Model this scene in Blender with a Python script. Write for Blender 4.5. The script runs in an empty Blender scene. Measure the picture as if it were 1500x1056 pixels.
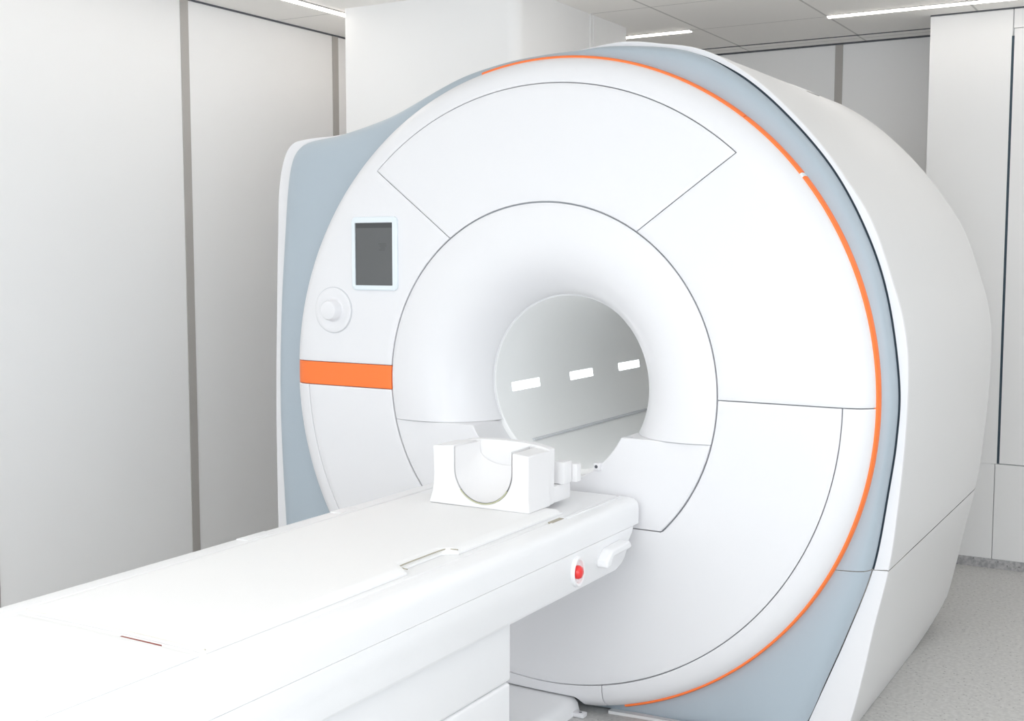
import bpy, bmesh, math, random
from mathutils import Vector
import numpy as np

random.seed(4)
C = bpy.context.scene.collection
R = math.radians
PI = math.pi

# ------------------------------------------------------------------ materials
def mat(name, col, rough=0.5, metal=0.0, coat=0.0, emit=None, estr=0.0, spec=0.5):
    m = bpy.data.materials.new(name)
    m.use_nodes = True
    b = m.node_tree.nodes['Principled BSDF']
    b.inputs['Base Color'].default_value = (*col, 1)
    b.inputs['Roughness'].default_value = rough
    b.inputs['Metallic'].default_value = metal
    b.inputs['Coat Weight'].default_value = coat
    b.inputs['Coat Roughness'].default_value = 0.12
    b.inputs['Specular IOR Level'].default_value = spec
    if emit:
        b.inputs['Emission Color'].default_value = (*emit, 1)
        b.inputs['Emission Strength'].default_value = estr
    return m

def noisy(name, col, rough, amount=0.03, scale=6.0, bump=0.0, bscale=200.0):
    """plain material with a faint tone variation and optional fine bump"""
    m = mat(name, col, rough)
    nt = m.node_tree; N = nt.nodes; L = nt.links
    b = N['Principled BSDF']
    tc = N.new('ShaderNodeTexCoord')
    nz = N.new('ShaderNodeTexNoise'); nz.inputs['Scale'].default_value = scale; nz.inputs['Detail'].default_value = 3
    L.new(tc.outputs['Object'], nz.inputs['Vector'])
    rp = N.new('ShaderNodeValToRGB')
    rp.color_ramp.elements[0].color = (*[c * (1 - amount) for c in col], 1)
    rp.color_ramp.elements[1].color = (*[min(1, c * (1 + amount)) for c in col], 1)
    L.new(nz.outputs['Fac'], rp.inputs['Fac']); L.new(rp.outputs['Color'], b.inputs['Base Color'])
    if bump:
        n2 = N.new('ShaderNodeTexNoise'); n2.inputs['Scale'].default_value = bscale
        L.new(tc.outputs['Object'], n2.inputs['Vector'])
        bp = N.new('ShaderNodeBump'); bp.inputs['Strength'].default_value = bump; bp.inputs['Distance'].default_value = 0.002
        L.new(n2.outputs['Fac'], bp.inputs['Height']); L.new(bp.outputs['Normal'], b.inputs['Normal'])
    return m

M = {}
M['white'] = noisy('white_plastic', (0.785, 0.78, 0.795), 0.32, 0.008, 3)
M['white2'] = noisy('white_shell', (0.71, 0.71, 0.712), 0.42, 0.008, 3)
M['table'] = noisy('white_table', (0.83, 0.83, 0.84), 0.38, 0.008, 3)
M['foam'] = noisy('white_vinyl_pad', (0.83, 0.828, 0.828), 0.55, 0.01, 5, 0.15, 90)
M['coil'] = noisy('white_coil', (0.80, 0.792, 0.796), 0.4, 0.006, 6)
M['grey'] = noisy('blue_grey_plastic', (0.415, 0.48, 0.535), 0.4, 0.012, 3)
M['orange'] = noisy('orange_plastic', (0.98, 0.20, 0.035), 0.45, 0.02, 4)
M['liner'] = noisy('bore_liner', (0.88, 0.885, 0.88), 0.45, 0.01, 4)
M['wall'] = noisy('wall_panel', (0.872, 0.870, 0.870), 0.5, 0.008, 1.2)
M['strip'] = noisy('taupe_strip', (0.43, 0.41, 0.39), 0.55, 0.03, 5)
M['seam'] = mat('dark_gap', (0.10, 0.105, 0.12), 0.7)
M['seamlight'] = mat('grey_gap', (0.62, 0.63, 0.65), 0.7)
M['gasket'] = mat('blue_black_gasket', (0.035, 0.06, 0.085), 0.6)
M['frame'] = mat('pale_blue_frame', (0.76, 0.82, 0.86), 0.35)
M['glass'] = mat('dark_screen_glass', (0.105, 0.108, 0.11), 0.12)
M['glyph'] = mat('screen_grey_lines', (0.06, 0.062, 0.064), 0.2)
M['red'] = mat('red_button', (0.80, 0.03, 0.03), 0.25, coat=0.5)
M['darkred'] = mat('dark_red_strap', (0.28, 0.07, 0.06), 0.7)
M['beige'] = mat('beige_slot', (0.40, 0.37, 0.30), 0.7)
M['cream'] = mat('cream_hem', (0.74, 0.72, 0.66), 0.7)
M['lime'] = mat('pale_olive_edge', (0.50, 0.50, 0.34), 0.6)
M['lamp'] = mat('led_diffuser', (0.9, 0.9, 0.9), 0.5, emit=(1.0, 0.94, 0.87), estr=8.5)
M['borelamp'] = mat('bore_light_window', (0.9, 0.9, 0.9), 0.4, emit=(0.93, 0.96, 1.0), estr=2.4)
M['alu'] = mat('painted_aluminium', (0.62, 0.61, 0.60), 0.4)

def ceiling_mat():
    m = mat('ceiling_tiles', (0.95, 0.93, 0.90), 0.75)
    nt = m.node_tree; N = nt.nodes; L = nt.links; b = N['Principled BSDF']
    tc = N.new('ShaderNodeTexCoord'); sx = N.new('ShaderNodeSeparateXYZ'); L.new(tc.outputs['Object'], sx.inputs[0])
    def line(out, off, per, wid):
        a = N.new('ShaderNodeMath'); a.operation = 'SUBTRACT'; L.new(out, a.inputs[0]); a.inputs[1].default_value = off
        d = N.new('ShaderNodeMath'); d.operation = 'PINGPONG'; L.new(a.outputs[0], d.inputs[0]); d.inputs[1].default_value = per / 2
        c = N.new('ShaderNodeMath'); c.operation = 'LESS_THAN'; L.new(d.outputs[0], c.inputs[0]); c.inputs[1].default_value = wid
        return c
    l1 = line(sx.outputs['X'], 0.19, 0.595, 0.005); l2 = line(sx.outputs['Y'], 2.225, 0.585, 0.0035)
    mx = N.new('ShaderNodeMath'); mx.operation = 'MAXIMUM'; L.new(l1.outputs[0], mx.inputs[0]); L.new(l2.outputs[0], mx.inputs[1])
    mix = N.new('ShaderNodeMix'); mix.data_type = 'RGBA'
    mix.inputs[6].default_value = (0.92, 0.90, 0.87, 1); mix.inputs[7].default_value = (0.60, 0.585, 0.565, 1)
    L.new(mx.outputs[0], mix.inputs[0]); L.new(mix.outputs[2], b.inputs['Base Color'])
    return m
M['ceiling'] = ceiling_mat()

def speckle(name, base, dark, light):
    m = mat(name, base, 0.5)
    nt = m.node_tree; N = nt.nodes; L = nt.links; b = N['Principled BSDF']
    tc = N.new('ShaderNodeTexCoord')
    n1 = N.new('ShaderNodeTexNoise'); n1.inputs['Scale'].default_value = 75; n1.inputs['Detail'].default_value = 5
    L.new(tc.outputs['Object'], n1.inputs['Vector'])
    r1 = N.new('ShaderNodeValToRGB'); e = r1.color_ramp.elements
    e[0].position = 0.36; e[0].color = (*dark, 1); e[1].position = 0.64; e[1].color = (*light, 1)
    e2 = e.new(0.5); e2.color = (*base, 1)
    L.new(n1.outputs['Fac'], r1.inputs['Fac'])
    v = N.new('ShaderNodeTexVoronoi'); v.inputs['Scale'].default_value = 42
    L.new(tc.outputs['Object'], v.inputs['Vector'])
    lt = N.new('ShaderNodeMath'); lt.operation = 'LESS_THAN'; lt.inputs[1].default_value = 0.13; L.new(v.outputs['Distance'], lt.inputs[0])
    mix = N.new('ShaderNodeMix'); mix.data_type = 'RGBA'; L.new(lt.outputs[0], mix.inputs[0])
    L.new(r1.outputs['Color'], mix.inputs[6]); mix.inputs[7].default_value = (*[c * 0.62 for c in dark], 1)
    L.new(mix.outputs[2], b.inputs['Base Color'])
    return m
M['floor'] = speckle('speckled_vinyl', (0.53, 0.525, 0.512), (0.485, 0.48, 0.475), (0.575, 0.57, 0.558))
M['base'] = speckle('speckled_skirting', (0.43, 0.425, 0.435), (0.33, 0.33, 0.34), (0.52, 0.515, 0.52))

# ------------------------------------------------------------------ helpers
def link(name, me, m, parent=None, smooth=True):
    o = bpy.data.objects.new(name, me); C.objects.link(o)
    if m: me.materials.append(m)
    if parent: o.parent = parent
    if smooth:
        for p in me.polygons: p.use_smooth = True
        try: me.set_sharp_from_angle(angle=R(38))
        except Exception: pass
    return o

def obj(name, bm, m, parent=None, smooth=True, recalc=False):
    if recalc: bmesh.ops.recalc_face_normals(bm, faces=bm.faces[:])
    me = bpy.data.meshes.new(name); bm.to_mesh(me); bm.free()
    return link(name, me, m, parent, smooth)

def thing(name, label, cat, loc=(0, 0, 0), group=None):
    o = bpy.data.objects.new(name, None); C.objects.link(o)
    o.location = loc; o.empty_display_size = 0.2
    o['label'] = label; o['category'] = cat
    if group: o['group'] = group
    return o

def tag(o, label, cat, group=None):
    o['label'] = label; o['category'] = cat
    if group: o['group'] = group
    return o

def struct(name, bm, m, smooth=False, parent=None):
    o = obj(name, bm, m, parent, smooth)
    if parent is None: o['kind'] = 'structure'
    return o

def add_box(bm, x0, x1, y0, y1, z0, z1, bev=0.0, seg=2):
    vs = [bm.verts.new((x, y, z)) for x in (x0, x1) for y in (y0, y1) for z in (z0, z1)]
    fs = []
    for q in ((0, 1, 3, 2), (4, 6, 7, 5), (0, 4, 5, 1), (2, 3, 7, 6), (0, 2, 6, 4), (1, 5, 7, 3)):
        fs.append(bm.faces.new([vs[i] for i in q]))
    if bev:
        es = list({e for f in fs for e in f.edges})
        bmesh.ops.bevel(bm, geom=es, offset=bev, segments=seg, affect='EDGES', profile=0.6)

def box(x0, x1, y0, y1, z0, z1, bev=0.0, seg=2):
    bm = bmesh.new(); add_box(bm, x0, x1, y0, y1, z0, z1, bev, seg); return bm

def add_prism(bm, poly, y0, y1):
    """polygon of (x, z) pushed along Y"""
    a = [bm.verts.new((x, y0, z)) for x, z in poly]; b = [bm.verts.new((x, y1, z)) for x, z in poly]
    n = len(poly)
    f0 = bm.faces.new(a); f1 = bm.faces.new(b[::-1])
    for i in range(n): bm.faces.new((a[i], b[i], b[(i + 1) % n], a[(i + 1) % n]))
    bmesh.ops.recalc_face_normals(bm, faces=bm.faces[:])
    return f0, f1

def grid(bm, pts, closed=False):
    """pts[i][j] -> quads"""
    V = [[bm.verts.new(p) for p in row] for row in pts]
    for i in range(len(V) - 1):
        n = len(V[i])
        for j in range(n if closed else n - 1):
            k = (j + 1) % n
            bm.faces.new((V[i][j], V[i][k], V[i + 1][k], V[i + 1][j]))
    return V

def revolve(bm, prof, n=180, c=(0, 0), a0=0.0, a1=360.0):
    """profile of (r, y) turned about the Y axis through (x, z) = c"""
    full = abs(a1 - a0 - 360) < 1e-6
    k = n if full else n + 1
    pts = []
    for r, y in prof:
        pts.append([(c[0] + r * math.cos(R(a0 + (a1 - a0) * j / n)), y, c[1] + r * math.sin(R(a0 + (a1 - a0) * j / n))) for j in range(k)])
    grid(bm, pts, full)

def lathe_x(bm, prof, c, n=48, sy=1.0, sz=1.0):
    """profile of (r, x) turned about an X axis through (y, z) = c"""
    pts = [[(x, c[0] + sy * r * math.cos(2 * PI * j / n), c[1] + sz * r * math.sin(2 * PI * j / n)) for j in range(n)] for r, x in prof]
    V = grid(bm, pts, True)
    return V

def add_tube(bm, path, r, n=8, closed=False):
    P = [Vector(p) for p in path]; rows = []
    for i, p in enumerate(P):
        a = P[i - 1] if (i or closed) else p; b = P[(i + 1) % len(P)] if (i < len(P) - 1 or closed) else p
        t = (b - a).normalized()
        u = t.orthogonal().normalized() if abs(t.y) > 0.9 else t.cross(Vector((0, 1, 0))).normalized()
        w = t.cross(u)
        rows.append([p + r * (math.cos(2 * PI * j / n) * u + math.sin(2 * PI * j / n) * w) for j in range(n)])
    if closed: rows.append(rows[0])
    grid(bm, rows, True)

def bevel_mod(o, w, seg=2, ang=35):
    md = o.modifiers.new('bevel', 'BEVEL'); md.width = w; md.segments = seg; md.limit_method = 'ANGLE'; md.angle_limit = R(ang)
    md.harden_normals = False
    return o

def solid(o, t, bev=0.0015):
    s = o.modifiers.new('solid', 'SOLIDIFY'); s.thickness = t; s.offset = -1
    if bev: bevel_mod(o, bev, 2, 50)
    return o

FLOOR = -0.988          # the scanner's iso-centre is the origin
CEIL = 1.452
XL, XR, YF, YB, YP = -1.98, 3.60, -5.20, 2.90, 2.43

# ------------------------------------------------------------------ the room
struct('floor', box(XL - 0.1, XR + 0.1, YF - 0.1, YB + 0.1, FLOOR - 0.1, FLOOR), M['floor'])
struct('ceiling', box(XL - 0.1, XR + 0.1, YF - 0.1, YB + 0.1, CEIL, CEIL + 0.1), M['ceiling'])
struct('wall_left', box(XL - 0.1, XL, YF, YB, FLOOR, CEIL), M['wall'])
struct('wall_back', box(XL, XR, YB, YB + 0.1, FLOOR, CEIL), M['wall'])
bm = bmesh.new()
add_box(bm, XR, XR + 0.1, YF, -3.95, FLOOR, CEIL); add_box(bm, XR, XR + 0.1, -1.25, YB, FLOOR, CEIL)
add_box(bm, XR, XR + 0.1, -3.95, -1.25, FLOOR, -0.80); add_box(bm, XR, XR + 0.1, -3.95, -1.25, 1.25, CEIL)
struct('wall_right', bm, M['wall'])
bm = bmesh.new()
for a, b in ((-3.95, -3.90), (-1.30, -1.25), (-2.62, -2.57)): add_box(bm, XR + 0.03, XR + 0.09, a, b, -0.80, 1.25)
for a, b in ((-0.80, -0.75), (1.20, 1.25)): add_box(bm, XR + 0.03, XR + 0.09, -3.90, -1.30, a, b)
struct('added_window_2', bm, M['alu'])  # unseen window added in the right wall to bring in side light
# front wall, behind the camera, with a wide unseen window added to spread soft light
WX0, WX1, WZ0, WZ1 = -1.75, 3.4, -0.85, 1.30
bm = bmesh.new()
add_box(bm, XL, WX0, YF - 0.1, YF, FLOOR, CEIL); add_box(bm, WX1, XR, YF - 0.1, YF, FLOOR, CEIL)
add_box(bm, WX0, WX1, YF - 0.1, YF, FLOOR, WZ0); add_box(bm, WX0, WX1, YF - 0.1, YF, WZ1, CEIL)
struct('wall_front', bm, M['wall'])
bm = bmesh.new()
for a, b in ((WX0, WX0 + 0.05), (WX1 - 0.05, WX1), (0.75, 0.80)): add_box(bm, a, b, YF - 0.09, YF - 0.03, WZ0, WZ1)
for a, b in ((WZ0, WZ0 + 0.05), (WZ1 - 0.05, WZ1)): add_box(bm, WX0 + 0.05, WX1 - 0.05, YF - 0.09, YF - 0.03, a, b)
struct('added_window_1', bm, M['alu'])

# dark joint strips between the wall panels
def trim(i, bm, m): return struct('trim_%d' % i, bm, m)
trim(1, box(XL, XL + 0.004, 0.470, 0.513, FLOOR + 0.05, CEIL - 0.004), M['strip'])
trim(2, box(XL, XL + 0.004, 1.450, 1.493, FLOOR + 0.05, CEIL - 0.004), M['strip'])
trim(3, box(XL, XL + 0.004, -0.510, -0.467, FLOOR + 0.05, CEIL - 0.004), M['strip'])
trim(4, box(0.040, 0.078, YB - 0.004, YB, FLOOR + 0.05, CEIL - 0.012), M['strip'])
trim(5, box(-0.96, -0.92, YB - 0.004, YB, FLOOR + 0.05, CEIL - 0.012), M['strip'])
trim(6, box(XL, XL + 0.006, YF, YB, CEIL - 0.007, CEIL), M['seam'])           # shadow gap under the ceiling
trim(7, box(XL, 0.59, YB - 0.006, YB, CEIL - 0.012, CEIL), M['seam'])
bm = box(XL + 0.01, 0.588, 2.745, YB - 0.007, CEIL - 0.004, CEIL - 0.0005); trim(8, bm, M['ceiling'])
trim(9, box(XL + 0.01, 0.588, 2.735, 2.743, CEIL - 0.003, CEIL), M['seam'])

# projecting wall section on the right, made of flush panels with a door
PX0 = 0.590
struct('wall_projection', box(PX0 + 0.002, XR, YP + 0.012, YB, FLOOR, CEIL), M['seamlight'])
bm = bmesh.new()
DX, DZ0, DZ1 = 0.935, -0.517, 1.363
add_box(bm, PX0, DX - 0.004, YP, YP + 0.011, DZ0 - 0.003, CEIL - 0.006, 0.0012, 1)
add_box(bm, PX0, 0.9195, YP, YP + 0.011, FLOOR + 0.002, DZ0 - 0.0035, 0.0012, 1)
add_box(bm, 0.9225, XR, YP, YP + 0.011, FLOOR + 0.002, DZ0 - 0.004, 0.0012, 1)
add_box(bm, DX, XR, YP, YP + 0.011, DZ1 + 0.003, CEIL - 0.006, 0.0012, 1)
add_box(bm, 2.05, XR, YP, YP + 0.011, DZ0, DZ1, 0.0012, 1)
bevel = struct('wall_projection_panels', bm, M['wall'])
d = struct('door_1', box(DX + 0.003, 2.045, YP - 0.001, YP + 0.010, DZ0, DZ1, 0.0015, 1), M['wall'])
h = obj('door_handle', box(1.92, 1.96, YP - 0.035, YP - 0.001, 0.02, 0.20, 0.008), M['alu'], d)
trim(10, box(DX - 0.0065, DX + 0.0045, YP - 0.0005, YP + 0.005, DZ0, DZ1 - 0.03), M['gasket'])
trim(11, box(PX0, XR, YP - 0.003, YP + 0.01, CEIL - 0.006, CEIL), M['seam'])
struct('baseboard_back', box(PX0 - 0.004, XR, YP - 0.006, YP - 0.0005, FLOOR, FLOOR + 0.042), M['base'])
struct('baseboard_left', box(XL, XL + 0.006, YF, YB, FLOOR, FLOOR + 0.042), M['base'])

# boxed-in shaft dropping from the ceiling behind the scanner
bm = bmesh.new()
SX0, SX1, SY0, SY1, SZ0 = -1.552, -0.690, 1.0, 2.018, 0.893
def shaft_plan(e=0.0, r=0.055):
    pts = []
    for cx, cy, a0 in ((SX1 - r, SY0 + r, -90), (SX1 - 0.01, SY1 - 0.01, 0), (SX0 + 0.01, SY1 - 0.01, 90), (SX0 + 0.012, SY0 + 0.012, 180)):
        rr = r if cx == SX1 - r else 0.01
        for k in range(9): pts.append((cx + rr * math.cos(R(a0 + 90 * k / 8)), cy + rr * math.sin(R(a0 + 90 * k / 8))))
    return pts
pl = shaft_plan()
a = [bm.verts.new((x, y, SZ0)) for x, y in pl]; b = [bm.verts.new((x, y, CEIL)) for x, y in pl]
for i in range(len(pl)): bm.faces.new((a[i], a[(i + 1) % len(pl)], b[(i + 1) % len(pl)], b[i]))
bm.faces.new(a[::-1]); bm.faces.new(b)
struct('wall_shaft', bm, M['wall'], smooth=True)
bm = box(SX1 - 0.002, SX1 + 0.004, 1.635, 1.647, SZ0 + 0.02, CEIL); add_box(bm, SX1 - 0.002, SX1 + 0.004, 1.668, 1.680, SZ0 + 0.02, CEIL)
trim(12, bm, M['wall'])

# ------------------------------------------------------------------ ceiling lights
def strip_light(label, x0, x1, y0, y1):
    t = thing('ceiling_light', label, 'light', ((x0 + x1) / 2, (y0 + y1) / 2, CEIL), 'linear ceiling lights')
    w = 0.006
    bm = bmesh.new()
    if x1 - x0 > y1 - y0:
        for q0, q1 in ((y0 - w, y0), (y1, y1 + w)): add_box(bm, x0 - w, x1 + w, q0, q1, CEIL - 0.004, CEIL - 0.0005)
        for q0, q1 in ((x0 - w, x0), (x1, x1 + w)): add_box(bm, q0, q1, y0, y1, CEIL - 0.006, CEIL - 0.0005)
    else:
        for q0, q1 in ((x0 - w, x0), (x1, x1 + w)): add_box(bm, q0, q1, y0 - w, y1 + w, CEIL - 0.004, CEIL - 0.0005)
        for q0, q1 in ((y0 - w, y0), (y1, y1 + w)): add_box(bm, x0, x1, q0, q1, CEIL - 0.006, CEIL - 0.0005)
    f = obj('housing', bm, M['alu'], t, False)
    g = obj('diffuser', box(x0, x1, y0, y1, CEIL - 0.009, CEIL - 0.0008), M['lamp'], t, False)
    for o in (f, g): o.location = -Vector(t.location)
    return t
strip_light('white linear light in the ceiling beside the left wall panels', -1.632, -1.604, -3.6, 1.9)
strip_light('short white linear light in the ceiling right beside the boxed-in shaft', -1.25, -0.452, 2.198, 2.226)
strip_light('long white linear light in the ceiling above the door panels on the right', 0.196, 3.0, 2.198, 2.226)

# ------------------------------------------------------------------ the scanner
sc = thing('mri_scanner', 'large round white scanner with grey surround, orange ring and open bore', 'scanner', (0, 0, FLOOR))
def part(name, bm, m, parent=None, smooth=True, recalc=False):
    o = obj(name, bm, m, parent or sc, smooth, recalc)
    if parent is None: o.location = (0, 0, -FLOOR)       # parts are modelled about the iso-centre
    return o

RD = 0.980
def prof(r):
    t = max(0.0, (r - 0.855) / (RD - 0.855))
    return -0.033 + 0.012 * t ** 2 + 0.036 * t ** 6
RS = 0.9025      # arc seam
RB = 0.557       # seam round the bore ring
G = 0.0014       # half a seam

def patch(bm, rows):
    """rows of (r, [theta...]) in degrees, all rows the same length"""
    pts = [[(r * math.cos(R(t)), prof(r), r * math.sin(R(t))) for t in ts] for r, ts in rows]
    grid(bm, pts)

def lin(a, b, n): return [a + (b - a) * i / (n - 1) for i in range(n)]
def panel(name, bm, m=None, parent=None, label=None):
    bmesh.ops.remove_doubles(bm, verts=bm.verts[:], dist=0.0004)
    bmesh.ops.recalc_face_normals(bm, faces=bm.faces[:])
    s = sum(f.normal.y for f in bm.faces)
    if s > 0: bmesh.ops.reverse_faces(bm, faces=bm.faces[:])
    o = part(name, bm, m or M['white'], parent)
    solid(o, 0.012)
    if label: o['label'] = label
    return o

R_IN = lin(RB + G, RS - G, 14)
R_OUT = lin(RS + G, RD, 12)
TA, TB = 56.6, 48.4         # right edge of the inset top panel at the bore ring / at the arc
def t_right(r): 
    u = (r - RB) / (RS - RB)
    x = RB * math.cos(R(TA)) * (1 - u) + RS * math.cos(R(TB)) * u
    z = RB * math.sin(R(TA)) * (1 - u) + RS * math.sin(R(TB)) * u
    return math.degrees(math.atan2(z, x))
def t_left(r):
    u = (r - RB) / (RS - RB)
    x = RB * math.cos(R(126.0)) * (1 - u) + RS * math.cos(R(132.3)) * u
    z = RB * math.sin(R(126.0)) * (1 - u) + RS * math.sin(R(132.3)) * u
    return math.degrees(math.atan2(z, x))
def dg(r, d): return math.degrees(d / r)
ZS_T, ZS_B = 0.043, -0.035   # orange stripe on the left
# inset top panel
bm = bmesh.new()
patch(bm, [(r, lin(t_right(r) + dg(r, G), t_left(r) - dg(r, G), 90)) for r in R_IN])
panel('top_panel', bm)
# upper cover: right inner, left inner, rim
bm = bmesh.new()
def z_right(r): return math.degrees(math.asin((-0.002 + G) / r))
def z_left(r): return 180 - math.degrees(math.asin((ZS_T + 0.001) / r))
IN2 = lin(RB + G, RS + G, 14)
patch(bm, [(r, lin(z_right(r), t_right(min(r, RS)) - dg(r, G), 50)) for r in IN2])
patch(bm, [(r, lin(t_left(min(r, RS)) + dg(r, G), z_left(r), 50)) for r in IN2])
rr = RS + G
ra, rb = t_right(RS) - dg(rr, G), t_left(RS) + dg(rr, G)
for seg in ('a', 'b', 'c'):
    rows = []
    for r in R_OUT:
        if seg == 'a': ts = lin(z_right(r), ra, 50)
        elif seg == 'b': ts = lin(ra, rb, 90)
        else:
            corner = 0.0
            ze = ZS_T + 0.001
            if r > RD - 0.022: ze += 0.022 - math.sqrt(max(0, 0.022 ** 2 - (r - RD + 0.022) ** 2))
            ts = lin(rb, 180 - math.degrees(math.asin(ze / r)), 50)
        rows.append((r, ts))
    patch(bm, rows)
panel('upper_cover', bm)
# lower inset cover: bounded by the bore ring, and by a level seam beside the table
ZL = 0.394
def l0(r): return 180 + math.degrees(math.asin((-ZS_B + 0.001) / r))
def l1(r): return 360 - math.degrees(math.asin((0.002 + G) / r))
bm = bmesh.new()
nth = 180; rows = []
for i in range(16):
    row = []
    for j in range(nth + 1):
        u = j / nth
        r_hi = RS - G
        t = l0(r_hi) + (l1(r_hi) - l0(r_hi)) * u
        r_lo = min(RB + G, (ZL + 0.002) / max(1e-3, -math.sin(R(t))))
        if -math.sin(R(t)) < 0.3: r_lo = RB + G
        r = r_lo + (r_hi - r_lo) * i / 15
        t = l0(r) + (l1(r) - l0(r)) * u
        row.append((r * math.cos(R(t)), prof(r), r * math.sin(R(t))))
    rows.append(row)
grid(bm, rows)
panel('lower_cover', bm)
# lower rim in two pieces, cut flat at the floor and notched over the table foot
ZF = 0.964
def r_out(t):
    s = -math.sin(R(t)); x = RD * math.cos(R(t))
    r = min(RD, ZF / max(s, 1e-3)) if s > 0.9 else RD
    x = r * math.cos(R(t))
    zn = None
    if -0.30 < x < 0.108: zn = 0.936
    elif 0.108 <= x < 0.138:
        q = (x - 0.108) / 0.030
        zn = 0.936 + 0.028 * (1 - math.sqrt(max(0, 1 - q * q)))
    if zn is not None and s > 0.8: r = min(r, zn / s)
    return r
tv = 360 - math.degrees(math.acos(0.205 / 0.935))
for a0, a1, tp in ((l0, lambda r: tv - dg(0.94, G), 0), (lambda r: tv + dg(0.94, G), l1, 1)):
    bm = bmesh.new(); rows = []
    n = 260 if tp == 0 else 160
    for i in range(12):
        row = []
        for j in range(n + 1):
            u = j / n
            if tp == 0:   # keep the vertical seam vertical
                t = a0(RD) + (a1(RD) - a0(RD)) * u
            else:
                t = a0(RD) + (a1(RD) - a0(RD)) * u
            ro = r_out(t)
            r = RS + G + (ro - RS - G) * i / 11
            t2 = a0(r) + (a1(r) - a0(r)) * u
            if tp == 0: e = max(0, (u - 0.75) / 0.25)
            else: e = max(0, 1 - u / 0.25)
            x = r * math.cos(R(t2)); z = r * math.sin(R(t2))
            x += e * (0.205 + (-G if tp == 0 else G) - r * math.cos(R(tv + (-dg(0.94, G) if tp == 0 else dg(0.94, G)))))
            row.append((x, prof(min(RD, math.hypot(x, z))), z))
        rows.append(row)
    grid(bm, rows)
    panel('rim_cover', bm)
# backing drum
bm = bmesh.new()
revolve(bm, [(0.50, 0.09), (0.545, -0.012), (0.56, -0.018), (0.90, -0.018), (0.965, 0.012), (0.972, 0.03), (0.972, 0.10)], 200)
for v in bm.verts:
    if v.co.z < -0.93: v.co.z = -0.93
part('drum', bm, M['seamlight'])
# orange ring round the rim, in three lengths, and the wide stripe on the left
for a0, a1 in ((-74.5, 38.2), (38.9, 52.0), (52.12, 104.0)):
    bm = bmesh.new()
    revolve(bm, [(0.974, 0.013), (0.983, 0.0125), (0.9862, 0.017), (0.9862, 0.042), (0.974, 0.043)], max(20, int(a1 - a0)), (0, 0), a0, a1)
    part('orange_ring', bm, M['orange'], recalc=True)
bm = bmesh.new(); revolve(bm, [(0.970, 0.0132), (0.983, 0.0127), (0.9858, 0.017), (0.9858, 0.041), (0.970, 0.042)], 3, (0, 0), 38.2, 38.9)
part('ring_joint', bm, M['white'], recalc=True)
bm = bmesh.new(); rows = []
for i in range(24):
    row = []
    for j in range(9):
        z = ZS_B + 0.001 + (ZS_T - ZS_B - 0.002) * j / 8
        x0 = math.sqrt((RB + G) ** 2 - z * z); x1 = math.sqrt((RD - 0.002) ** 2 - z * z)
        x = -(x0 + (x1 - x0) * i / 23)
        row.append((x, prof(math.hypot(x, z)) + 0.0015, z))
    rows.append(row)
grid(bm, rows)
panel('orange_stripe', bm, M['orange'])

# bore ring: a bulging trumpet, open at the bottom for the table
BC = (0.010, 0.002)
RBO = 0.272; YTH = 0.130
ctrl = [(0.5535, -0.004), (0.5535, -0.031), (0.545, -0.0345), (0.50, -0.0415), (0.455, -0.0425), (0.41, -0.0355), (0.37, -0.019),
        (0.335, 0.010), (0.308, 0.047), (0.289, 0.085), (0.2785, 0.115), (0.2765, YTH + 0.002)]
def smooth_line(P, n=4):
    out = []
    for i in range(len(P) - 1):
        p0 = P[max(0, i - 1)]; p1 = P[i]; p2 = P[i + 1]; p3 = P[min(len(P) - 1, i + 2)]
        for k in range(n):
            t = k / n
            out.append(tuple(0.5 * (2 * p1[d] + (p2[d] - p0[d]) * t + (2 * p0[d] - 5 * p1[d] + 4 * p2[d] - p3[d]) * t * t + (3 * p1[d] - p0[d] - 3 * p2[d] + p3[d]) * t ** 3) for d in range(len(p1))))
    out.append(P[-1]); return out
pr = ctrl[:3] + smooth_line(ctrl[2:], 4)[1:]
bm = bmesh.new()
# centre drifts from the disc's centre to the bore's
pts = []
for r, y in pr:
    k = min(1, max(0, (0.5535 - r) / 0.25))
    pts.append([(BC[0] * k + r * math.cos(2 * PI * j / 200), y, BC[1] * k + r * math.sin(2 * PI * j / 200)) for j in range(200)])
grid(bm, pts, True)
bmesh.ops.bisect_plane(bm, geom=bm.verts[:] + bm.edges[:] + bm.faces[:], plane_co=(0, 0, -0.1285), plane_no=(0, 0, -1), clear_outer=True)
o = part('bore_ring', bm, M['white'], recalc=True)
# apron that closes the lower part of the bore mouth round the table
ZA = -0.1290
poly = []
r0, r1 = 0.5535, 0.2860
a = math.degrees(math.asin(-ZA / r0)); ab = math.degrees(math.asin(0.3915 / r0))
for k in range(13): t = -(a + (ab - a) * k / 12); poly.append((r0 * math.cos(R(t)), r0 * math.sin(R(t))))
for k in range(13): t = 180 + ab + (a - ab) * k / 12; poly.append((r0 * math.cos(R(t)), r0 * math.sin(R(t))))
ai = math.degrees(math.asin((-ZA + BC[1]) / r1))
for k in range(49): t = 180 + ai + (180 - 2 * ai) * k / 48; poly.append((BC[0] + r1 * math.cos(R(t)), BC[1] + r1 * math.sin(R(t))))
bm = bmesh.new(); add_prism(bm, poly, -0.0345, YTH + 0.001)
o = part('apron', bm, M['white']); bevel_mod(o, 0.004, 3, 30)
q = obj('latch', box(0.183, 0.203, -0.050, -0.030, -0.229, -0.207, 0.003), M['white'], o)
q2 = bmesh.new(); revolve(q2, [(0.0001, -0.0505), (0.005, -0.0505), (0.005, -0.045)], 16, (0.193, -0.218)); obj('latch_hole', q2, M['seam'], o)
obj('slot', box(0.268, 0.292, -0.020, -0.006, -0.1292, -0.1284), M['seamlight'], o)
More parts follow.
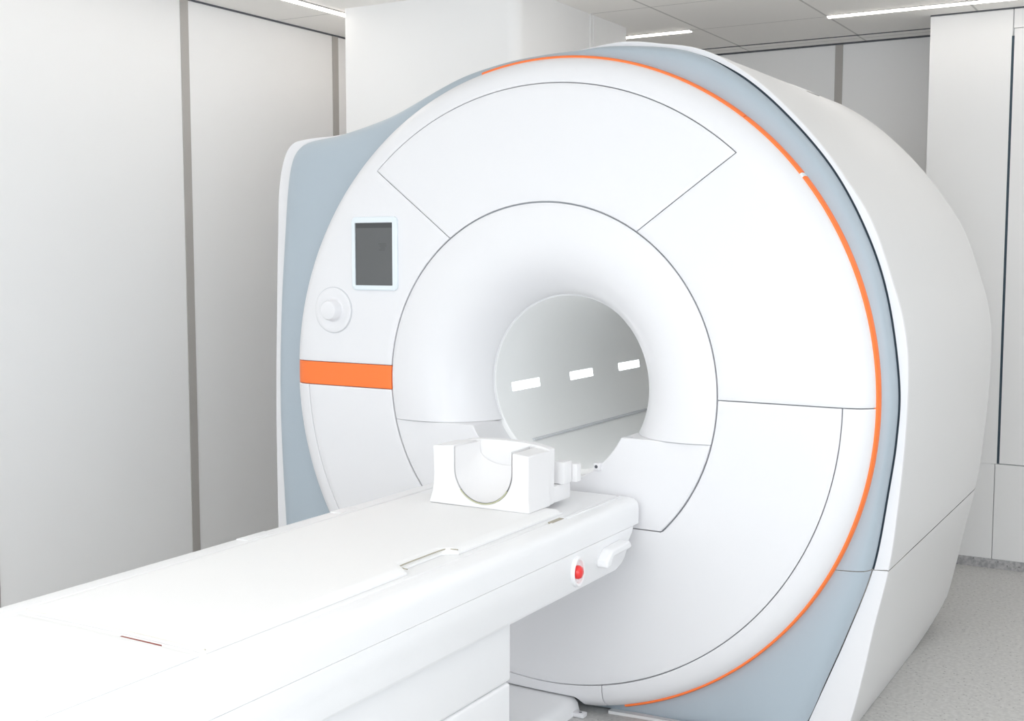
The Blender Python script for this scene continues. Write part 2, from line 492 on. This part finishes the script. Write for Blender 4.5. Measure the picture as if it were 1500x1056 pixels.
# bore
bm = bmesh.new(); revolve(bm, [(0.300, YTH + 0.0032), (0.2765, YTH + 0.0030), (RBO + 0.0005, YTH + 0.006), (RBO, YTH + 0.01), (RBO, 0.8), (RBO, 1.46), (0.29, 1.50), (0.335, 1.525)], 160, BC)
bmesh.ops.recalc_face_normals(bm, faces=bm.faces[:]); bmesh.ops.reverse_faces(bm, faces=bm.faces[:])
liner = part('bore_liner', bm, M['liner'])
bm = bmesh.new(); add_tube(bm, [(BC[0] + 0.2755 * math.cos(R(t)), YTH, BC[1] + 0.2755 * math.sin(R(t))) for t in range(-26, 207, 3)], 0.0018)
obj('edge_bead', bm, M['white'], liner)
for s in (-1, 1):
    bm = bmesh.new()
    x = BC[0] + 0.182 * s
    add_box(bm, min(x, x - 0.012 * s), max(x, x - 0.012 * s), 0.215, 1.46, -0.204, -0.197, 0.002)
    obj('rail', bm, M['seamlight'], liner)
    for y0, y1 in ((0.234, 0.419), (0.645, 0.825), (1.050, 1.241)):
        bm = bmesh.new(); rows = []
        for k in range(5):
            t = (180 if s < 0 else 0) - s * math.degrees(math.asin((0.049 - 0.028 * k / 4 + BC[1]) / RBO))
            rows.append([(BC[0] + (RBO - 0.0007) * math.cos(R(t)), y, BC[1] + (RBO - 0.0007) * math.sin(R(t))) for y in (y0, y1)])
        grid(bm, rows); bmesh.ops.recalc_face_normals(bm, faces=bm.faces[:])
        if sum(f.normal.x for f in bm.faces) * s > 0: bmesh.ops.reverse_faces(bm, faces=bm.faces[:])
        o = obj('bore_light', bm, M['borelamp'], liner)
# grey surround, white lip and shell: outlines round the disc, from the right foot anticlockwise to the left foot
greyP = [(0.765, FLOOR), (0.791, -0.916), (0.842, -0.785), (0.894, -0.649), (0.960, -0.451), (0.994, -0.237), (1.012, -0.086), (1.014, 0.061), (0.980, 0.279), (0.922, 0.451),
         (0.826, 0.626), (0.691, 0.784), (0.551, 0.903), (0.395, 0.982), (0.181, 1.012), (0.057, 1.008), (-0.07, 1.003), (-0.196, 0.990), (-0.358, 0.956), (-0.571, 0.875),
         (-0.682, 0.841), (-0.855, 0.805), (-0.985, 0.789), (-1.040, 0.765), (-1.072, 0.715), (-1.090, 0.62), (-1.105, 0.45), (-1.123, 0.214), (-1.135, -0.154), (-1.122, -0.563), (-1.108, -0.8), (-1.095, FLOOR)]
lipP = [(0.872, FLOOR), (0.911, -0.891), (0.942, -0.755), (0.968, -0.618), (1.003, -0.451), (1.020, -0.310), (1.036, -0.103), (1.040, 0.08), (1.028, 0.20), (0.997, 0.315), (0.920, 0.515), (0.787, 0.692),
        (0.591, 0.872), (0.405, 0.982), (0.30, 1.012), (0.19, 1.025), (0.057, 1.014), (-0.07, 1.003), (-0.196, 0.988), (-0.358, 0.953), (-0.571, 0.874), (-0.682, 0.842), (-0.855, 0.808), (-1.00, 0.800),
        (-1.075, 0.785), (-1.115, 0.73), (-1.139, 0.624), (-1.148, 0.45), (-1.158, 0.213), (-1.169, -0.156), (-1.169, -0.568), (-1.165, -0.8), (-1.16, FLOOR)]
def sampler(P):
    """the outline as r(theta); theta in degrees from the right foot to the left foot"""
    S = smooth_line([tuple(map(float, p)) for p in P], 6)
    T = []; last = -200
    for x, z in S:
        t = math.degrees(math.atan2(z, x))
        if t < last - 180: t += 360
        T.append(max(t, last + 1e-4)); last = T[-1]
    T = np.array(T); Rr = np.array([math.hypot(x, z) for x, z in S])
    return T, Rr
class Outline:
    def __init__(s, P=None, r=None):
        if P: s.T, s.R = sampler(P)
        s.r = r
    def rad(s, t): return s.r if s.r else float(np.interp(t, s.T, s.R))
    def ends(s, other=None):
        o = other or s
        return o.T[0], o.T[-1]
    def seam(s, z=-0.455):
        """angle on the right where the outline passes height z"""
        if s.r: return -math.degrees(math.asin(-z / s.r))
        lo, hi = s.T[0], 0.0
        for _ in range(60):
            m = (lo + hi) / 2
            if s.rad(m) * math.sin(R(m)) < z: lo = m
            else: hi = m
        return lo
grey = Outline(greyP); greyX = Outline([(0.06, FLOOR), (0.20, FLOOR), (0.40, FLOOR), (0.60, FLOOR), (0.745, FLOOR)] + greyP[1:] + [(-0.95, FLOOR), (-0.70, FLOOR), (-0.45, FLOOR), (-0.20, FLOOR), (-0.08, FLOOR)]); lip = Outline(lipP); rim = Outline(r=0.9845)
for i_, t_ in enumerate(lip.T):      # keep the white lip outside the grey on the right, fading out over the top
    k_ = 0.017 if t_ < 64 else 0.017 * max(0.0, (84 - t_) / 20)
    if -20 < t_ < 84: lip.R[i_] = max(lip.R[i_], grey.rad(t_) + k_)
def end0(o): return greyX.T[0] if o is rim else o.T[0]
def end1(o): return greyX.T[-1] if o is rim else o.T[-1]
def ang(o, u, which, gap=0.0):
    """u in 0..1 along the upper piece (seam to left foot) or the lower piece (right foot to seam)"""
    r = o.rad(0)
    s = o.seam()
    if which == 'upper':
        a = s + dg(1.05, gap); return a + (end1(o) - a) * u
    a = s - dg(1.05, gap); return end0(o) + (a - end0(o)) * u
NU, NLW = 400, 90
def ring_rows(levels, which, gap=0.0015):
    n = NU if which == 'upper' else NLW
    rows = []
    for f in levels: rows.append([f(j / n, which, gap) for j in range(n + 1)])
    return rows
def at(o, u, which, gap, y, dr=0.0, k=1.0):
    t = ang(o, u, which, gap); r = o.rad(t) * k + dr
    return (r * math.cos(R(t)), y, r * math.sin(R(t)))
def mixlev(o0, y0, o1, y1, s, sy):
    def f(u, w, g):
        a = at(o0, u, w, g, y0); b = at(o1, u, w, g, y1)
        return (a[0] + (b[0] - a[0]) * s, y0 + (y1 - y0) * sy, a[2] + (b[2] - a[2]) * s)
    return f
YG = 0.100
glev = [mixlev(rim, 0.040, greyX, YG, s, sy) for s, sy in ((0, 0), (0.15, 0.06), (0.35, 0.13), (0.55, 0.19), (0.70, 0.27), (0.80, 0.36), (0.87, 0.46), (0.92, 0.57), (0.96, 0.70), (0.985, 0.84), (1.0, 1.0))]
# under the floor line the rim is lifted so that nothing drops through the floor
def clampz(rows, z=FLOOR + 0.002):
    return [[(p[0], p[1], max(p[2], z)) for p in row] for row in rows]
for which in ('upper', 'lower'):
    bm = bmesh.new(); grid(bm, clampz(ring_rows(glev, which)))
    bmesh.ops.recalc_face_normals(bm, faces=bm.faces[:])
    if sum(f.normal.y * f.calc_area() for f in bm.faces) > 0: bmesh.ops.reverse_faces(bm, faces=bm.faces[:])
    o = part('grey_surround', bm, M['grey'])
# pale plinth strip at the floor
bm = bmesh.new()
add_prism(bm, [(0.20, FLOOR + 0.0005), (0.765, FLOOR + 0.0005), (0.765, FLOOR + 0.010), (0.20, FLOOR + 0.010)], 0.0, 0.09)
for v in bm.verts:
    if v.co.y < 0.05: v.co.y = 0.028 + 0.067 * (v.co.x - 0.2) / 0.565
part('plinth', bm, M['white2'], smooth=False)
# dark gasket between grey surround and lip
bm = bmesh.new()
rows = []
for dr, y in ((-0.004, YG + 0.006), (0.0062, YG + 0.006)):
    rows.append([at(grey, 0.0 + j / 260 * 0.40, 'upper', 0.0, y, dr) for j in range(261)])
grid(bm, clampz(rows)); part('gasket', bm, M['gasket'], recalc=True)
# shell: lip face, then the long barrel
LG = 0.0055
def lipin(u, w, g):
    t = ang(grey, u, w, g)
    k = (LG if w == 'upper' else 0.003) if t < 58 else max(0.0, LG * (1 - (t - 58) / 8))
    r = min(grey.rad(t) + k, lip.rad(min(max(t, lip.T[0]), lip.T[-1])) - 0.0005) if t > lip.T[0] else grey.rad(t) + k
    return (r * math.cos(R(t)), YG + 0.0005, r * math.sin(R(t)))
def lipinback(u, w, g):
    p = lipin(u, w, g); return (p[0], YG + 0.012, p[2])
def lev(y, k=1.0, dr=0.0):
    def f(u, w, g):
        p = at(lip, u, w, g, y, dr, k)
        x, yy, z = p
        if y > 1.0:
            zm = FLOOR + 0.165 * ((y - 1.0) / 0.50) ** 2.2
            z = max(z, zm)
        return (x, yy, max(z, FLOOR + 0.001))
    return f
slip = [lipinback, lipin, lev(YG + 0.001, 1, -0.004), lev(YG + 0.002, 1, -0.0012), lev(YG + 0.006, 1, 0.0), lev(YG + 0.012, 1, 0.0)]
slev = [lev(y) for y in (YG + 0.012, 0.14, 0.25, 0.4, 0.6, 0.8, 1.0, 1.05, 1.1, 1.15, 1.2, 1.25, 1.3, 1.35, 1.39, 1.43)]
slev += [lev(1.465, 0.997), lev(1.49, 0.988), lev(1.51, 0.970), lev(1.522, 0.94)]
def back(u, w, g):
    t = ang(lip, u, w, g)
    return (BC[0] + 0.337 * math.cos(R(t)), 1.526, BC[1] + 0.337 * math.sin(R(t)))
slev.append(back)
for which in ('upper', 'lower'):
    bm = bmesh.new(); grid(bm, clampz(ring_rows(slev, which), FLOOR + 0.001))
    bmesh.ops.recalc_face_normals(bm, faces=bm.faces[:])
    bm.faces.ensure_lookup_table()
    f = max(bm.faces, key=lambda f: f.calc_center_median().x)
    if f.normal.x < 0: bmesh.ops.reverse_faces(bm, faces=bm.faces[:])
    part('shell', bm, M['white2'])
    bm = bmesh.new(); grid(bm, clampz(ring_rows(slip, which), FLOOR + 0.001))
    bmesh.ops.recalc_face_normals(bm, faces=bm.faces[:])
    if sum(f.normal.y * f.calc_area() for f in bm.faces) > 0: bmesh.ops.reverse_faces(bm, faces=bm.faces[:])
    part('shell_lip', bm, M['white'])
# dark line behind the seam between upper and lower shell
bm = bmesh.new(); zz = -0.455
row = []
for y in (YG + 0.008, 0.3, 0.8, 1.2, 1.44): row.append([(1.003 - 0.005, y, zz - 0.004), (1.003 - 0.005, y, zz + 0.004)])
grid(bm, row); part('shell_seam', bm, M['alu'], recalc=True)
# a flat access lid on the barrel's shoulder
bm = bmesh.new(); rows = []
for y in (0.90, 0.903, 1.047, 1.05):
    d = -0.001 if y in (0.90, 1.05) else 0.002
    rows.append([((lip.rad(t) + d) * math.cos(R(t)), y, (lip.rad(t) + d) * math.sin(R(t))) for t in lin(62, 70, 9)])
grid(bm, rows); part('access_lid', bm, M['white2'], recalc=True)

# display on the upper cover
def rrect(x0, x1, z0, z1, r, n=6):
    P = []
    for cx, cz, a0 in ((x1 - r, z0 + r, -90), (x1 - r, z1 - r, 0), (x0 + r, z1 - r, 90), (x0 + r, z0 + r, 180)):
        for k in range(n + 1): P.append((cx + r * math.cos(R(a0 + 90 * k / n)), cz + r * math.sin(R(a0 + 90 * k / n))))
    return P
bm = bmesh.new()
o1 = rrect(-0.706, -0.525, 0.285, 0.522, 0.016); i1 = rrect(-0.691, -0.541, 0.301, 0.503, 0.002)
Y0 = -0.0325
rows = [[(x, Y0, z) for x, z in o1], [(x, Y0 - 0.008, z) for x, z in o1], [(x * 0.97 + (-0.6155) * 0.03, Y0 - 0.011, z * 0.97 + 0.4035 * 0.03) for x, z in o1],
        [(x, Y0 - 0.011, z) for x, z in i1], [(x, Y0 - 0.006, z) for x, z in i1]]
grid(bm, rows, True)
disp = part('display', bm, M['frame'], recalc=True)
bm = bmesh.new(); add_prism(bm, rrect(-0.691, -0.541, 0.301, 0.503, 0.002), Y0 - 0.007, Y0 - 0.001)
g = obj('screen', bm, M['glass'], disp, False)
bm = bmesh.new()
for k, (xa, xb) in enumerate(((-0.598, -0.568), (-0.594, -0.566), (-0.590, -0.572), (-0.596, -0.574))):
    add_box(bm, xa, xb, Y0 - 0.0074, Y0 - 0.0069, 0.434 - 0.0065 * k, 0.4355 - 0.0065 * k)
add_box(bm, -0.688, -0.544, Y0 - 0.0074, Y0 - 0.0069, 0.486, 0.500)
obj('screen_lines', bm, M['glyph'], g, False)
# round control with a knob
CX, CZ = -0.790, 0.217
bm = bmesh.new(); revolve(bm, [(0.0747, -0.0325), (0.0747, -0.0340), (0.0775, -0.0340), (0.0775, -0.0325)], 72, (CX, CZ))
dial = part('control_dial', bm, M['seamlight'], recalc=True)
bm = bmesh.new(); revolve(bm, [(0.0745, -0.0325), (0.0742, -0.0375), (0.070, -0.0395), (0.058, -0.0375), (0.046, -0.0345), (0.038, -0.0335), (0.0005, -0.0335)], 72, (CX, CZ))
obj('dish', bm, M['white'], dial, True, True)
bm = bmesh.new(); revolve(bm, [(0.040, -0.0335), (0.036, -0.0365), (0.0335, -0.046), (0.0325, -0.060), (0.029, -0.0645), (0.022, -0.0660), (0.0005, -0.0655)], 60, (CX, CZ))
obj('knob', bm, M['white'], dial, True, True)

# ------------------------------------------------------------------ the patient table
TY0 = -2.75
tb = thing('patient_table', 'long white padded patient table running into the scanner bore', 'table', (0.005, -1.3, FLOOR))
def tpart(name, bm, m, parent=None, smooth=True, recalc=False):
    o = obj(name, bm, m, parent or tb, smooth, recalc)
    if parent is None: o.location = -Vector(tb.location)
    return o
ZT = -0.2945
bm = bmesh.new()
sec = [(-0.326, -0.3685), (0.3345, -0.3685), (0.3345, -0.360), (0.3345, -0.325), (0.333, -0.312), (0.328, -0.303), (0.317, -0.2965), (0.302, ZT), (0.272, ZT), (0.269, ZT - 0.004), (0.266, ZT - 0.004), (0.263, ZT),
       (-0.255, ZT), (-0.258, ZT - 0.004), (-0.261, ZT - 0.004), (-0.264, ZT), (-0.292, ZT), (-0.310, -0.2965), (-0.321, -0.304), (-0.326, -0.318), (-0.328, -0.358)]
add_prism(bm, sec, TY0, -0.058)
o = tpart('tabletop', bm, M['table']); bevel_mod(o, 0.002, 2, 40)
obj('recess', box(0.263, 0.277, -0.470, -0.408, ZT - 0.006, ZT + 0.0012), M['beige'], o).location = (0, 0, 0)
for y0, y1 in ((-1.02, -0.92), (-0.66, -0.58)):
    obj('slot_plate', box(-0.305, -0.272, y0, y1, ZT - 0.001, ZT + 0.0015, 0.0006), M['table'], o)
bm = bmesh.new(); add_box(bm, 0.279, 0.286, -0.40, -0.07, ZT - 0.002, ZT + 0.003, 0.001); obj('edge_rail', bm, M['table'], o)
# body with rounded end
def body_rows():
    rows = []
    prof_end = [(-0.374, -0.098), (-0.385, -0.104), (-0.41, -0.116), (-0.435, -0.128), (-0.452, -0.142), (-0.466, -0.165), (-0.476, -0.20)]
    return prof_end
pe = body_rows()
bm = bmesh.new()
poly = [(-0.098 - 0.0, -0.3687)] + [(y, z) for z, y in pe] + [(TY0 + 0.05, -0.476), (TY0 + 0.01, -0.43), (TY0 + 0.005, -0.3687)]
a = [bm.verts.new((-0.320, y, z)) for y, z in poly]; b = [bm.verts.new((0.3345, y, z)) for y, z in poly]
bm.faces.new(a); bm.faces.new(b[::-1])
for i in range(len(poly)): bm.faces.new((a[i], a[(i + 1) % len(poly)], b[(i + 1) % len(poly)], b[i]))
bmesh.ops.recalc_face_normals(bm, faces=bm.faces[:])
es = [e for e in bm.edges if all(v.co.z < -0.40 for v in e.verts) and len(e.link_faces) == 2 and e.calc_face_angle(0) > R(42)]
bmesh.ops.bevel(bm, geom=es, offset=0.013, segments=2, affect='EDGES', profile=0.5)
o = tpart('table_body', bm, M['table'])
# emergency button in an oval collar, and a grip
bm = bmesh.new()
V = lathe_x(bm, [(0.040, 0.333), (0.041, 0.340), (0.037, 0.3445), (0.031, 0.343), (0.028, 0.3365), (0.0005, 0.336)], (-0.445, -0.420), 48, 0.82, 1.0)
e = tpart('button_collar', bm, M['table'], recalc=True)
bm = bmesh.new(); lathe_x(bm, [(0.018, 0.3355), (0.018, 0.343), (0.015, 0.349), (0.009, 0.3525), (0.0005, 0.3535)], (-0.447, -0.421), 32)
obj('stop_button', bm, M['red'], e, True, True)['label'] = 'red stop button'
bm = bmesh.new()
poly = [(-0.325, -0.437), (-0.325, -0.415), (-0.290, -0.392), (-0.185, -0.388), (-0.172, -0.400), (-0.172, -0.412), (-0.285, -0.414), (-0.300, -0.437)]
a = [bm.verts.new((0.332, y, z)) for y, z in poly]; b = [bm.verts.new((0.366, y, z)) for y, z in poly]
bm.faces.new(a); bm.faces.new(b[::-1])
for i in range(len(poly)): bm.faces.new((a[i], a[(i + 1) % len(poly)], b[(i + 1) % len(poly)], b[i]))
bmesh.ops.recalc_face_normals(bm, faces=bm.faces[:])
o = tpart('grip', bm, M['table']); bevel_mod(o, 0.006, 3, 30)
# pedestal in two tiers
o = tpart('pedestal', box(-0.285, 0.297, TY0 + 0.3, -0.715, -0.634, -0.470, 0.010, 3), M['table'])
o = tpart('pedestal', box(-0.285, 0.297, TY0 + 0.3, -0.718, FLOOR + 0.0005, -0.6365, 0.010, 3), M['table'])
# foot plate running under the scanner's notch
bm = bmesh.new()
add_prism(bm, [(-0.25, FLOOR + 0.0005), (0.120, FLOOR + 0.0005), (0.112, -0.958), (0.100, -0.945), (0.082, -0.9405), (-0.25, -0.9405)], -0.72, -0.004)
o = tpart('foot_plate', bm, M['table'])
bm = box(0.085, 0.155, -0.050, -0.022, FLOOR + 0.0005, FLOOR + 0.014, 0.004)
br = obj('bracket', bm, M['white'], o)
bm = bmesh.new()
V = [bm.verts.new((0.139 + 0.005 * math.cos(R(t)), -0.037 + 0.005 * math.sin(R(t)), FLOOR + 0.0148)) for t in range(0, 360, 30)]; bm.faces.new(V)
obj('bracket_bolt', bm, M['seam'], o)

# ------------------------------------------------------------------ pads on the table
def pad(name, outline, z0, z1, m, rip, nx=28, ny=60):
    """cushion with soft rounded border; outline(v) gives the x range at depth v"""
    bm = bmesh.new(); rows = []
    for i in range(ny + 1):
        v = i / ny; row = []
        for j in range(nx + 1):
            u = j / nx
            y, xa, xb = outline(v, u)
            e = min(u, 1 - u) * (xb - xa); f = min(v, 1 - v) * abs(outline(1, .5)[0] - outline(0, .5)[0])
            d = min(e, f); s = min(1.0, d / 0.018)
            h = math.sqrt(max(0, 1 - (1 - s) ** 2))
            row.append((xa + (xb - xa) * u, y, z0 + (z1 - z0) * (0.35 + 0.65 * h) + rip(xa + (xb - xa) * u, y) * s))
        rows.append(row)
    V = grid(bm, rows)
    # skirt down to the table
    B = [e for e in bm.edges if e.is_boundary]
    r = bmesh.ops.extrude_edge_only(bm, edges=B)
    for v in r['geom']:
        if isinstance(v, bmesh.types.BMVert): v.co.z = z0
    bmesh.ops.contextual_create(bm, geom=[e for e in bm.edges if e.is_boundary])
    bmesh.ops.recalc_face_normals(bm, faces=bm.faces[:])
    return obj(name, bm, m)
def far_outline(v, u):
    y0 = -1.685 + 0.012 * math.sin(2.2 * u + 0.4); y1 = -0.36
    y = y0 + (y1 - y0) * v
    xb = 0.247
    w = 0.030
    if -1.075 < y < -0.872:
        q = min(1, min(y + 1.075, -0.872 - y) / 0.018); xb -= w * q
    return (y, -0.226, xb)
o = pad('table_pad', far_outline, ZT + 0.0006, ZT + 0.0150, M['foam'], lambda x, y: 0.0009 * math.sin(5 * x + 3.0 * y) * math.cos(2.1 * y - 7 * x) , 36, 160)
pp = [(0.2485, -1.0745), (0.232, -1.071), (0.2185, -1.060), (0.2165, -0.97), (0.2185, -0.887), (0.232, -0.876), (0.2485, -0.8725)]
bm = bmesh.new(); add_tube(bm, [(x - 0.002, y, ZT + 0.0125) for x, y in smooth_line(pp, 4)], 0.0015, 6); obj('notch_piping', bm, M['beige'], o)
bm = bmesh.new(); add_tube(bm, [(-0.226 + 0.473 * u / 30, -1.6855 + 0.012 * math.sin(2.2 * u / 30 + 0.4), ZT + 0.0085) for u in range(31)], 0.0016, 6); obj('hem', bm, M['cream'], o)
tag(o, 'long white pad on the patient table with a hand notch in its edge', 'pad')
def near_outline(v, u): 
    y0 = -2.62; y1 = -1.700 + 0.008 * math.sin(2.2 * u + 0.4)
    return (y0 + (y1 - y0) * v, -0.226, 0.247)
o = pad('table_pad', near_outline, ZT + 0.0006, ZT + 0.0075, M['foam'], lambda x, y: 0.0011 * math.sin(11 * x + 4 * y) * math.sin(3 * y + 9 * x), 30, 60)
tag(o, 'thinner wrinkled white pad at the foot end of the table, nearest the camera', 'pad')
bm = bmesh.new(); add_box(bm, 0.048, 0.150, -1.6965, -1.688, ZT + 0.0006, ZT + 0.0035, 0.0008)
o = obj('strap', bm, M['darkred']); tag(o, 'dark red strap end showing between the two table pads', 'strap')

# ------------------------------------------------------------------ head coil cradle
ZC = ZT + 0.0152
YC0, YC1 = -0.470, -0.320
cr = thing('head_coil_cradle', 'white U-shaped head coil cradle standing on the table by the bore', 'head rest', (0.045, -0.395, ZC))
def cpart(name, bm, m, smooth=True):
    o = obj(name, bm, m, cr, smooth); o.location = -Vector(cr.location); return o
ucx, uw, uzb, uzt = 0.062, 0.092, -0.268, -0.112
def u_inner(n=28, k=1.0):
    P = [(ucx - uw * k, uzt)]
    for i in range(n + 1):
        t = PI + PI * i / n
        P.append((ucx + uw * k * math.cos(t), -0.178 + (uzb + 0.178) * k * -math.sin(t) * -1 if False else -0.178 - (-0.178 - uzb) * k * -math.sin(t)))
    P.append((ucx + uw * k, uzt)); return P
bm = bmesh.new()
outer = [(-0.098, -0.120), (-0.095, -0.200), (-0.100, -0.243), (-0.112, ZC), (0.206, ZC), (0.203, -0.240), (0.204, -0.127)]
inn = u_inner()
inn[0] = (inn[0][0], -0.115); inn[-1] = (inn[-1][0], -0.122)
poly = outer + inn[::-1]
add_prism(bm, poly, YC0, YC1 - 0.03)
o = cpart('cradle_body', bm, M['coil']); bevel_mod(o, 0.004, 3, 40)
# bowl closing the back
bm = bmesh.new()
top = [(ucx + (0.148) * math.cos(PI * i / 20) - 0.008, -0.128 + 0.018 * math.sin(PI * i / 20)) for i in range(21)]
add_prism(bm, top + [(-0.100, -0.243), (-0.106, ZC), (0.198, ZC), (0.200, -0.240)], YC1 - 0.031, YC1)
o = cpart('back_rest', bm, M['coil']); bevel_mod(o, 0.008, 3, 30)
# inner cushion with an olive edge line
bm = bmesh.new(); rows = []
NB = 9
for i in range(NB):
    v = i / (NB - 1); y = YC0 + 0.003 + (YC1 - 0.032 - YC0 - 0.003) * v
    lift = 0.085 * v ** 3; k = 0.965 - 0.10 * v ** 3
    row = []
    for x, z in u_inner(28, 1.0):
        f = max(0.0, min(1.0, (-0.118 - z) / 0.150))
        row.append((ucx + (x - ucx) * k, y, min(-0.1185, z + 0.004 + lift * f)))
    rows.append(row)
grid(bm, rows)
bmesh.ops.recalc_face_normals(bm, faces=bm.faces[:])
cu = cpart('cushion', bm, M['coil'])
bm = bmesh.new(); add_tube(bm, [(x, YC0 + 0.0005, z) for x, z in u_inner(28, 0.985)[7:25]], 0.0017, 6)
cpart('cushion_edge', bm, M['lime'])
# connector blocks behind
bm = bmesh.new()
add_box(bm, -0.098, 0.196, YC1 + 0.001, -0.215, ZC, -0.232, 0.006, 2); cpart('connector_base', bm, M['coil'])
bm = bmesh.new(); add_box(bm, -0.085, 0.172, YC1 + 0.001, -0.225, -0.2315, -0.178, 0.008, 2); cpart('connector_block', bm, M['coil'])
bm = bmesh.new()
add_box(bm, 0.173, 0.212, -0.285, -0.235, -0.2315, -0.168, 0.008, 2); add_box(bm, 0.160, 0.224, -0.232, -0.205, -0.2315, -0.180, 0.005, 2)
cpart('connector_plug', bm, M['coil'])

# ------------------------------------------------------------------ light
def area(name, loc, rot, sx, sy, power, col):
    l = bpy.data.lights.new(name, 'AREA'); l.shape = 'RECTANGLE'; l.size = sx; l.size_y = sy; l.energy = power; l.color = col
    o = bpy.data.objects.new(name, l); C.objects.link(o); o.location = loc; o.rotation_euler = rot
    return o
WARM = (1.0, 0.985, 0.965); COOL = (0.90, 0.95, 1.0)
def portal(name, loc, rot, sx, sy):
    o = area(name, loc, rot, sx, sy, 1.0, (1, 1, 1)); o.data.cycles.is_portal = True
portal('window_portal', ((WX0 + WX1) / 2, YF - 0.10, (WZ0 + WZ1) / 2), (R(90), 0, 0), WX1 - WX0, WZ1 - WZ0)
portal('side_window_portal', (XR + 0.10, -2.6, 0.225), (0, R(90), 0), 2.05, 2.7)
# added fill lights, unseen, at the ceiling and windows to even out the room
POW = dict(win=0, side=10, la=4, lb=70, lc=9, ld=0, le=3.2, lf=1.0, sky=2.5)
def lamp(k, name, loc, rot, sx, sy, col):  # one added fill light, left out at zero power
    if POW[k]: area(name, loc, rot, sx, sy, POW[k], col)
lamp('win', 'fill_window', ((WX0 + WX1) / 2, YF - 0.02, -0.3), (R(90), 0, 0), 4.8, 0.9, COOL)
lamp('side', 'fill_side_window', (XR + 0.02, -2.6, 0.22), (0, R(90), 0), 1.95, 2.6, COOL)  # added area fill at the side opening, besides the sky
lamp('la', 'fill_ceiling', (0.0, -2.4, CEIL - 0.02), (0, 0, 0), 2.4, 0.5, WARM)  # unseen fill added over the table
lamp('lb', 'fill_rear', (1.2, -4.2, CEIL - 0.02), (0, 0, 0), 2.4, 0.5, WARM)  # unseen fill added behind the camera
lamp('lc', 'fill_aisle', (2.6, 0.6, CEIL - 0.02), (0, 0, 0), 0.4, 2.4, WARM)  # unseen fill added along the right aisle
lamp('ld', 'fill_wall', (-1.0, -0.9, CEIL - 0.02), (0, 0, 0), 0.4, 1.6, WARM)
lamp('le', 'fill_over_scanner', (0.5, 1.0, CEIL - 0.02), (0, 0, 0), 1.8, 0.35, WARM)  # unseen fill added to brighten the back wall and shaft
lamp('lf', 'fill_left_aisle', (-1.3, 0.3, CEIL - 0.02), (0, 0, 0), 0.3, 0.8, WARM)  # unseen fill added to lift the wall left of the scanner
w = bpy.data.worlds.new('sky'); bpy.context.scene.world = w; w.use_nodes = True
w.node_tree.nodes['Background'].inputs[0].default_value = (0.84, 0.925, 1.0, 1); w.node_tree.nodes['Background'].inputs[1].default_value = POW['sky']

# ------------------------------------------------------------------ camera
cam = bpy.data.cameras.new('camera'); co = bpy.data.objects.new('camera', cam); C.objects.link(co)
cam.sensor_width = 36.0; cam.sensor_fit = 'HORIZONTAL'; cam.lens = 36.0 * 1756.455 / 1500
co.location = (1.74183, -3.16320, 0.39908)
co.rotation_euler = (R(90 - 5.02688), 0, R(30.5127))
s = bpy.context.scene; s.camera = co
s.view_settings.view_transform = 'Standard'; s.view_settings.look = 'None'; s.view_settings.gamma = 1.0
s.view_settings.use_curve_mapping = False
s.view_settings.exposure = 0.06
s.cycles.use_denoising = True
s.cycles.max_bounces = 14; s.cycles.diffuse_bounces = 12
s.cycles.caustics_reflective = False; s.cycles.caustics_refractive = False
